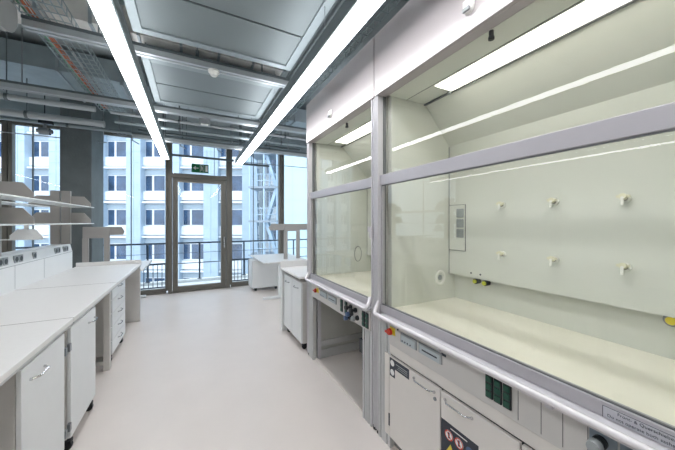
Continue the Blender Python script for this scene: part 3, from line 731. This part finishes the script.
    P('mushroom_button', MB().cyl((XF-0.030, ky-0.02, 0.822), (XF-0.046, ky-0.02, 0.822), 0.023, 18, 0.02).box(XF-0.056, ky-0.045, 0.816, XF-0.046, ky+0.005, 0.829), 'red', kn, smooth=True)
    P('indicator', MB().cyl((XF-0.008, ky-0.075, 0.85), (XF-0.014, ky-0.075, 0.85), 0.006, 8), 'label_dark', t)
    # two display units
    for k, (b_, a) in enumerate(((1.275, 1.42), (1.085, 1.258)) if not far else ((2.53, 2.70), (2.325, 2.505))):
        w = a-b_
        d_ = P('display', MB().box(XF-0.016, a-w, 0.784, XF-0.008, a, 0.845), 'plastic_grey', t, bevel=0.003)
        P('screen', MB().box(XF-0.0175, a-w+0.012, 0.786, XF-0.016, a-0.012, 0.832), 'screen', d_)
        q = MB()
        for c in range(4): q.cyl((XF-0.0175, a-0.022-c*0.024, 0.797), (XF-0.019, a-0.022-c*0.024, 0.797), 0.005, 8)
        if k: q = MB().box(XF-0.0182, a-w+0.03, 0.806, XF-0.0175, a-0.03, 0.814)
        P('button_row' if not k else 'screen_line', q, 'label_dark', d_)
    if not far:
        for y in (0.813, 0.773, 0.732): sock3(y, 0.812, t, 3, 0.033)
        P('badge', MB().box(XF-0.010, 1.06, 0.835, XF-0.008, 1.09, 0.848), 'label_dark', t)
        for a, b, kyy in ((0.385, 0.455, 0.425), (0.31, 0.378, 0.35), (0.235, 0.303, 0.275)):
            bp = P('valve_plate', MB().box(XF-0.012, a, 0.735, XF-0.008, b, 0.864), 'valve_plate', t)
            valve(kyy, 0.832, 'plastic_grey', bp)
        lb_ = P('warning_strip', MB().box(1.2205, -0.03, 0.9005, 1.2222, 0.432, 0.9385), 'sill_label', t)
        P('strip_border', MB().box(1.2198, -0.03, 0.9375, 1.2206, 0.432, 0.9387), 'label_dark', lb_)
        P('strip_border', MB().box(1.2198, 0.4305, 0.9005, 1.2206, 0.432, 0.9375), 'label_dark', lb_)
    else:
        for y in (2.22, 2.14): sock3(y, 0.808, t, 3, 0.036)
        for y, z, c in ((2.06, 0.835, 'plastic_dark'), (1.98, 0.83, 'plastic_dark'), (2.04, 0.785, 'valve_blue'), (1.95, 0.775, 'plastic_grey'), (2.07, 0.745, 'valve_blue')): valve(y, z, c, t)
        for y in (1.86, 1.81): sock3(y, 0.795, t, 3, 0.036)
    # taps
    for y, z in taps: tap(XP, y, z, t)
    # sockets plate at the baffle's far edge
    if plate:
        k = P('socket_plate', MB().box(XP-0.004, ib-0.158, 1.324, XP, ib-0.004, 1.685), 'cream', t, bevel=0.002)
        o_ = MB()
        for a, b in ((ib-0.161, ib-0.158), (ib-0.007, ib-0.004)): o_.box(XP-0.005, a, 1.324, XP, b, 1.685)
        o_.box(XP-0.005, ib-0.161, 1.685, XP, ib-0.004, 1.688).box(XP-0.005, ib-0.161, 1.321, XP, ib-0.004, 1.324)
        P('plate_edge', o_, 'alu_dark', k)
        for z in (1.62, 1.54, 1.46): P('socket', MB().box(XP-0.014, ib-0.148, z-0.034, XP-0.004, ib-0.082, z+0.034), 'plastic_grey', k, bevel=0.006)
    # side port ring
    rc = (1.79, ib, 1.10) if not far else (1.86, ib, 1.15)
    ra, rb = (0.046, 0.050) if not far else (0.05, 0.095)
    pts = [(rc[0]+ra*math.cos(a*math.pi/12), ib-0.004, rc[2]+rb*math.sin(a*math.pi/12)) for a in range(24)]
    P('side_port', MB().tube(pts, 0.010 if not far else 0.003, 8, close=True), 'plastic_white' if not far else 'alu_dark', t, smooth=True)
    if not far:
        P('port_bore', MB().cyl((rc[0], ib, rc[2]), (rc[0], ib-0.003, rc[2]), 0.022, 16), 'plastic_grey', t)
        for y in (1.428, 1.350): 
            k = P('gas_outlet', MB().cyl((XB, y, 1.098), (XB-0.045, y, 1.098), 0.020, 16), 'plastic_dark', t, smooth=True)
            P('outlet_cap', MB().cyl((XB-0.045, y, 1.098), (XB-0.055, y, 1.098), 0.015, 14), 'yellow_green', k, smooth=True)
            P('marker_dot', MB().cyl((XP, y+0.018, 1.161), (XP-0.002, y+0.018, 1.161), 0.007, 10), 'label_dark', t)
        k = P('gas_outlet', MB().cyl((XB, 0.439, 1.105), (XB-0.03, 0.439, 1.105), 0.03, 16), 'steel', t, smooth=True)
        P('outlet_cap', MB().cyl((XB-0.03, 0.439, 1.105), (XB-0.05, 0.439, 1.105), 0.018, 14), 'yellow', k, smooth=True)
    # base
    if open_base:
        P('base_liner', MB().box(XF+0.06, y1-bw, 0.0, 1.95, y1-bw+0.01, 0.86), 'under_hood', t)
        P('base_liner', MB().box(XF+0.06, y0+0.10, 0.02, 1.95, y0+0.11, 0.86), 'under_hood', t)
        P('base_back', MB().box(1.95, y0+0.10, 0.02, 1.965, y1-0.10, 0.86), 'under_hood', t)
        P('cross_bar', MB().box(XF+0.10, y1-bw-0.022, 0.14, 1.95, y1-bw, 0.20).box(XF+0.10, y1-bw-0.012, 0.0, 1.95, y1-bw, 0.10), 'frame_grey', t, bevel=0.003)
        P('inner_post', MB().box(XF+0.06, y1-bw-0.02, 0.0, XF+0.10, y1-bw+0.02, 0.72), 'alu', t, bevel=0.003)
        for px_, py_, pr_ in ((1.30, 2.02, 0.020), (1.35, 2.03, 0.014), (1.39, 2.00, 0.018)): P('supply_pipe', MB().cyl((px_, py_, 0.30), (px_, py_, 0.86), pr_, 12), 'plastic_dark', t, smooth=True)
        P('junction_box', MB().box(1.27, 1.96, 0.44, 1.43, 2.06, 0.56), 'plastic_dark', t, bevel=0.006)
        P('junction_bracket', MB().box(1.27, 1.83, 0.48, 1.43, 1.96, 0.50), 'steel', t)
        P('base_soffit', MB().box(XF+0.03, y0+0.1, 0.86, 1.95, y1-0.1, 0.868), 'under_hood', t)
    return t
# tap positions on the baffle: (y, z)
near = hood(-0.08, 1.72, 'large fume cupboard with six gas taps, nearest on the right', False,
     [(1.197, 1.667), (0.886, 1.669), (0.581, 1.667), (1.197, 1.33), (0.886, 1.33), (0.581, 1.33)], (0.24, 1.385), True, False)
far = hood(1.73, 3.11, 'fume cupboard with open base beyond the first, next to the short bench', True, [], (2.02, 2.87), False, True)
# notice on the sill
wp = [c for c in near.children if c.name.startswith('warning_strip')][0]
text('lettering', 'Front- & Querschieber nicht', 0.0135, (1.2200, 0.395, 0.9245), ROT_NX, 'label_dark', wp)
text('lettering', 'Do not operate both sashes', 0.0135, (1.2200, 0.42, 0.9075), ROT_NX, 'label_dark', wp)

# base cabinet below the near fume cupboard
t = T('fume_cupboard_base_cabinet', 'warm white base cabinet with warning labels under the nearest fume cupboard', 'cabinet', (1.55, 0.8, 0))
XD = 1.192
P('body', MB().box(XD+0.02, 0.03, 0.09, 1.80, 1.60, 0.645), 'cabinet_warm', t)
P('plinth', MB().box(XD+0.05, 0.03, 0.0, 1.80, 1.60, 0.09), 'plinth', t)
P('side_strip', MB().box(XD+0.004, 1.552, 0.09, XD+0.02, 1.60, 0.645), 'cabinet_warm', t)
doors = []
for ya, yb in ((1.10, 1.545), (0.682, 1.096), (0.26, 0.678)):
    dr = P('door', MB().box(XD, ya+0.002, 0.095, XD+0.018, yb-0.002, 0.643), 'cabinet_warm', t, bevel=0.002); doors.append(dr)
P('door_gap', MB().box(XD+0.0185, 0.26, 0.092, XD+0.02, 1.548, 0.645), 'plastic_dark', t)
handle_y(XD, 1.22, 0.610, 0.16, 0.024, 'chrome', doors[0], -1)
handle_y(XD, 0.985, 0.610, 0.16, 0.024, 'chrome', doors[1], -1)
handle_y(XD, 0.56, 0.610, 0.16, 0.024, 'chrome', doors[2], -1)
P('lock', MB().cyl((XD, 1.135, 0.575), (XD-0.006, 1.135, 0.575), 0.010, 14), 'steel', doors[0], smooth=True)
P('hinge', MB().box(XD-0.004, 1.536, 0.17, XD+0.01, 1.547, 0.25), 'plastic_dark', doors[0])
def disc(y, z, r, m, parent, name, off=0.0015):
    return P(name, MB().cyl((XD-off, y, z), (XD-off-0.0008, y, z), r, 20), m, parent)
# label on first door (L-shaped)
k = P('warning_label', MB().box(XD-0.0015, 1.345, 0.575, XD, 1.535, 0.637).box(XD-0.0015, 1.482, 0.515, XD, 1.535, 0.575), 'label_dark', doors[0], label='dark L-shaped label with two round symbols')
disc(1.508, 0.606, 0.020, 'paper', k, 'pictogram'); disc(1.508, 0.545, 0.020, 'paper', k, 'pictogram')
P('printed_line', MB().box(XD-0.0025, 1.36, 0.612, XD-0.0015, 1.47, 0.617).box(XD-0.0025, 1.36, 0.600, XD-0.0015, 1.45, 0.604).box(XD-0.0025, 1.36, 0.588, XD-0.0015, 1.46, 0.591), 'plastic_grey', k)
# large label on second door
k = P('warning_label', MB().box(XD-0.0015, 0.87, 0.24, XD, 1.092, 0.50), 'label_dark', doors[1], label='dark label with prohibition and warning symbols')
def ring(y, z, r, w, m, parent, name='prohibition_ring'):
    n = 24; mb = MB(); vs = []; 
    for i in range(n):
        a = 2*math.pi*i/n
        for q in (r, r-w): vs.append((XD-0.0030, y+q*math.cos(a), z+q*math.sin(a)))
    fs = [(2*i, 2*i+1, (2*((i+1) % n))+1, 2*((i+1) % n)) for i in range(n)]
    mb._add(vs, fs)
    c = math.cos(0.78)*r*0.9; w2 = w*0.35
    mb.flat([(XD-0.0030, y+c-w2, z+c+w2), (XD-0.0030, y+c+w2, z+c-w2), (XD-0.0030, y-c+w2, z-c-w2), (XD-0.0030, y-c-w2, z-c+w2)])
    return P(name, mb, m, parent)
for y in (1.040, 0.978):
    disc(y, 0.438, 0.026, 'paper', k, 'pictogram'); ring(y, 0.438, 0.026, 0.005, 'red', k)
    P('symbol', MB().box(XD-0.0026, y-0.005, 0.422, XD-0.0023, y+0.005, 0.454), 'label_dark', k)
disc(0.915, 0.438, 0.024, 'valve_blue', k, 'pictogram')
for y in (1.030, 0.965): P('warning_triangle', MB().prism([(y-0.026, 0.350), (y+0.026, 0.350), (y, 0.396)], 'x', XD-0.0025, XD-0.0015), 'yellow', k)
P('printed_line', MB().box(XD-0.0025, 0.93, 0.478, XD-0.0015, 1.03, 0.483).box(XD-0.0025, 0.90, 0.30, XD-0.0015, 1.06, 0.304).box(XD-0.0025, 0.90, 0.285, XD-0.0015, 1.04, 0.289), 'paper', k)

# ================================================================ OUTSIDE
o = P('terrace_slab', MB().box(-6.5, FY+0.14, -0.3, 4.5, 8.35, -0.03).box(-6.5, 8.35, -0.3, 4.5, 8.5, 0.04), 'terrace', org=(0, 7.7, -0.3)); o['kind'] = 'structure'
o.name = 'floor_outside'
t = T('terrace_railing', 'dark steel railing along the terrace edge outside the door', 'railing', (0, 8.4, 0.04))
P('top_rail', MB().box(-6.2, 8.38, 0.98, 4.2, 8.42, 1.02), 'rail_out', t)
P('mid_rail', MB().cyl((-6.2, 8.4, 0.47), (4.2, 8.4, 0.47), 0.012, 8), 'rail_out', t)
P('low_rail', MB().cyl((-6.2, 8.4, 0.74), (4.2, 8.4, 0.74), 0.006, 8), 'rail_out', t)
for x in (-5.6, -4.2, -2.6, -0.98, 0.18, 1.32, 2.8, 3.9):
    P('post', MB().box(x-0.02, 8.385, 0.04, x+0.02, 8.415, 0.98).box(x-0.05, 8.36, 0.04, x+0.05, 8.44, 0.05), 'rail_out', t)
def grille(x0, x1, label):
    y = FY+0.30
    t = T('window_grille', label, 'grille', (0.5*(x0+x1), y, 0.0), 'barred guards outside the windows')
    P('grille_frame', MB().box(x0, y-0.012, 0.60, x1, y+0.012, 0.625).box(x0, y-0.012, 0.07, x1, y+0.012, 0.095).box(x0, y-0.012, -0.03, x0+0.02, y+0.012, 0.6).box(x1-0.02, y-0.012, -0.03, x1, y+0.012, 0.6), 'rail_out', t)
    x = x0+0.08
    while x < x1-0.03:
        P('bar', MB().cyl((x, y, 0.095), (x, y, 0.60), 0.008, 6), 'rail_out', t); x += 0.085
grille(-1.02, -0.52, 'low barred guard outside the window left of the door')
grille(0.86, 1.36, 'low barred guard outside the window right of the door')
ST('ground', MB().box(-80, 8.6, -7.2, 60, 90, -7.0), 'ground').name = 'ground_outside'
# building across, facing the camera direction
D = 26.5
cs, sn_ = math.cos(TH), math.sin(TH)
def ux(u, dd=D): return (u-337.5)/282.0*dd
def building():
    t = T('apartment_building', 'pale building across the street with blue windows in horizontal rows', 'building', (sn_*D, cs*D, -7.0), None, -TH)
    def Q(n, m, mt, par=t, **k):
        m.v = [(x, y, z+7.0) for x, y, z in m.v]; return P(n, m, mt, par, rel=True, **k)
    xa, xb = -49.0, -7.3
    Q('wall', MB().box(xa, 0, -7, xb, 9, 17.2), 'out_white')
    Q('roof', MB().box(xa-0.3, -0.4, 17.2, xb+0.3, 9.3, 17.6), 'out_grey')
    for k in range(-2, 5):
        zt = 2.68+3.2*k
        Q('floor_band', MB().box(xa, -0.55, zt+0.62, xb, 0, zt+0.78).box(xa, -0.35, zt-2.3, xb, 0, zt-1.5), 'out_band')
        for j in range(-5, 4):
            u0 = 108.5+37.6*j; x0 = ux(u0); x1 = ux(u0+22.5)
            w = Q('window', MB().box(x0-0.08, -0.06, zt-1.48, x0, 0.02, zt+0.1).box(x1, -0.06, zt-1.48, x1+0.08, 0.02, zt+0.1).box(x0, -0.06, zt-1.48, x1, 0.02, zt-1.41)
                  .box(x0+0.62, -0.06, zt-1.41, x0+0.78, 0.02, zt).box(x0, -0.06, zt, x1, 0.02, zt+0.1), 'out_band')
            Q('pane', MB().box(x0, -0.03, zt-1.41, x0+0.62, 0.0, zt).box(x0+0.78, -0.03, zt-1.41, x1, 0.0, zt), 'out_win', w)
            Q('shutter_box', MB().box(x0-0.1, -0.16, zt+0.1, x1+0.1, 0, zt+0.5), 'out_shutter', w)
    for j in range(-5, 4):
        u0 = 108.5+37.6*j+23.5
        p = MB().box(ux(u0), -0.75, -7, ux(u0+14), 0, 17.2)
        pl = Q('glazed_bay', p, 'out_blue')
        g = MB()
        for z in range(-6, 17): g.box(ux(u0)-0.01, -0.78, z+0.0, ux(u0+14)+0.01, -0.75, z+0.05)
        for q in (0.5,): g.box(ux(u0+14*q)-0.02, -0.78, -7, ux(u0+14*q)+0.02, -0.75, 17.2)
        Q('glazing_bar', g, 'out_steel', pl)
building()
# escape stair tower
D2 = 22.0
t = T('escape_staircase', 'pale steel escape staircase with platforms outside right of the door', 'staircase', (sn_*D2, cs*D2, -7.0), None, -TH)
def Q2(n, m, mt, par=t):
    m.v = [(x, y, z+7.0) for x, y, z in m.v]; return P(n, m, mt, par, rel=True)
xl, xm, xr = ux(250, D2), ux(264, D2), ux(277, D2)
for x in (xl, xm, xr):
    for y in (0, 1.8): Q2('post', MB().box(x-0.06, y-0.06, -7, x+0.06, y+0.06, 13), 'out_steel')
for k in range(-2, 5):
    z = 4.28+2.65*k
    Q2('platform', MB().box(xl-0.1, -0.1, z-0.1, xr+0.1, 1.9, z+0.05), 'out_grey')
    r_ = MB()
    for zz in (0.5, 1.0): r_.cyl((xl, -0.05, z+zz), (xr, -0.05, z+zz), 0.03, 6)
    for i in range(8): r_.cyl((xl+(xr-xl)*i/7, -0.05, z), (xl+(xr-xl)*i/7, -0.05, z+1.0), 0.018, 6)
    Q2('guard_rail', r_, 'out_steel')
    s_ = MB().prism([(xm, z+0.05), (xm+0.25, z+0.05), (xr, z+2.55), (xr-0.25, z+2.55)] if k % 2 else [(xr, z+0.05), (xr-0.25, z+0.05), (xm, z+2.55), (xm+0.25, z+2.55)], 'y', 0.2, 0.9)
    Q2('stair_flight', s_, 'out_steel')
# lower wing with grey windows behind the stair
t = T('rear_wing', 'pale wing of the building behind the steel staircase', 'building', (sn_*27.5, cs*27.5, -7.0), None, -TH)
def Q3(n, m, mt, par=t):
    m.v = [(x, y, z+7.0) for x, y, z in m.v]; return P(n, m, mt, par, rel=True)
Q3('wall', MB().box(-7.2, 0, -7, 0.3, 9, 12), 'out_white')
for k in range(-2, 4):
    for x in (-6.9, -4.4, -2.0):
        w = Q3('window', MB().box(x, -0.05, 3.0+3.2*k, x+1.1, 0.02, 4.5+3.2*k), 'out_grey')
        Q3('pane', MB().box(x+0.1, -0.07, 3.1+3.2*k, x+1.0, -0.05, 4.4+3.2*k), 'out_win', w)
    Q3('floor_band', MB().box(-7.2, -0.3, 5.1+3.2*k, 0.3, 0, 5.3+3.2*k), 'out_band')
D4 = 19.0
t = T('white_building', 'bright white panel clad building outside the rightmost window', 'building', (sn_*D4, cs*D4, -7.0), None, -TH)
def Q4(n, m, mt, par=t):
    m.v = [(x, y, z+7.0) for x, y, z in m.v]; return P(n, m, mt, par, rel=True)
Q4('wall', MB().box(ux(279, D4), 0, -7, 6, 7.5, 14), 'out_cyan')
g = MB()
for z in range(-6, 14): g.box(ux(279, D4), -0.012, z, 6, 0, z+0.03)
for i in range(11): g.box(ux(279, D4)+i*0.9, -0.012, -7, ux(279, D4)+i*0.9+0.03, 0, 14)
Q4('panel_joint', g, 'out_steel')
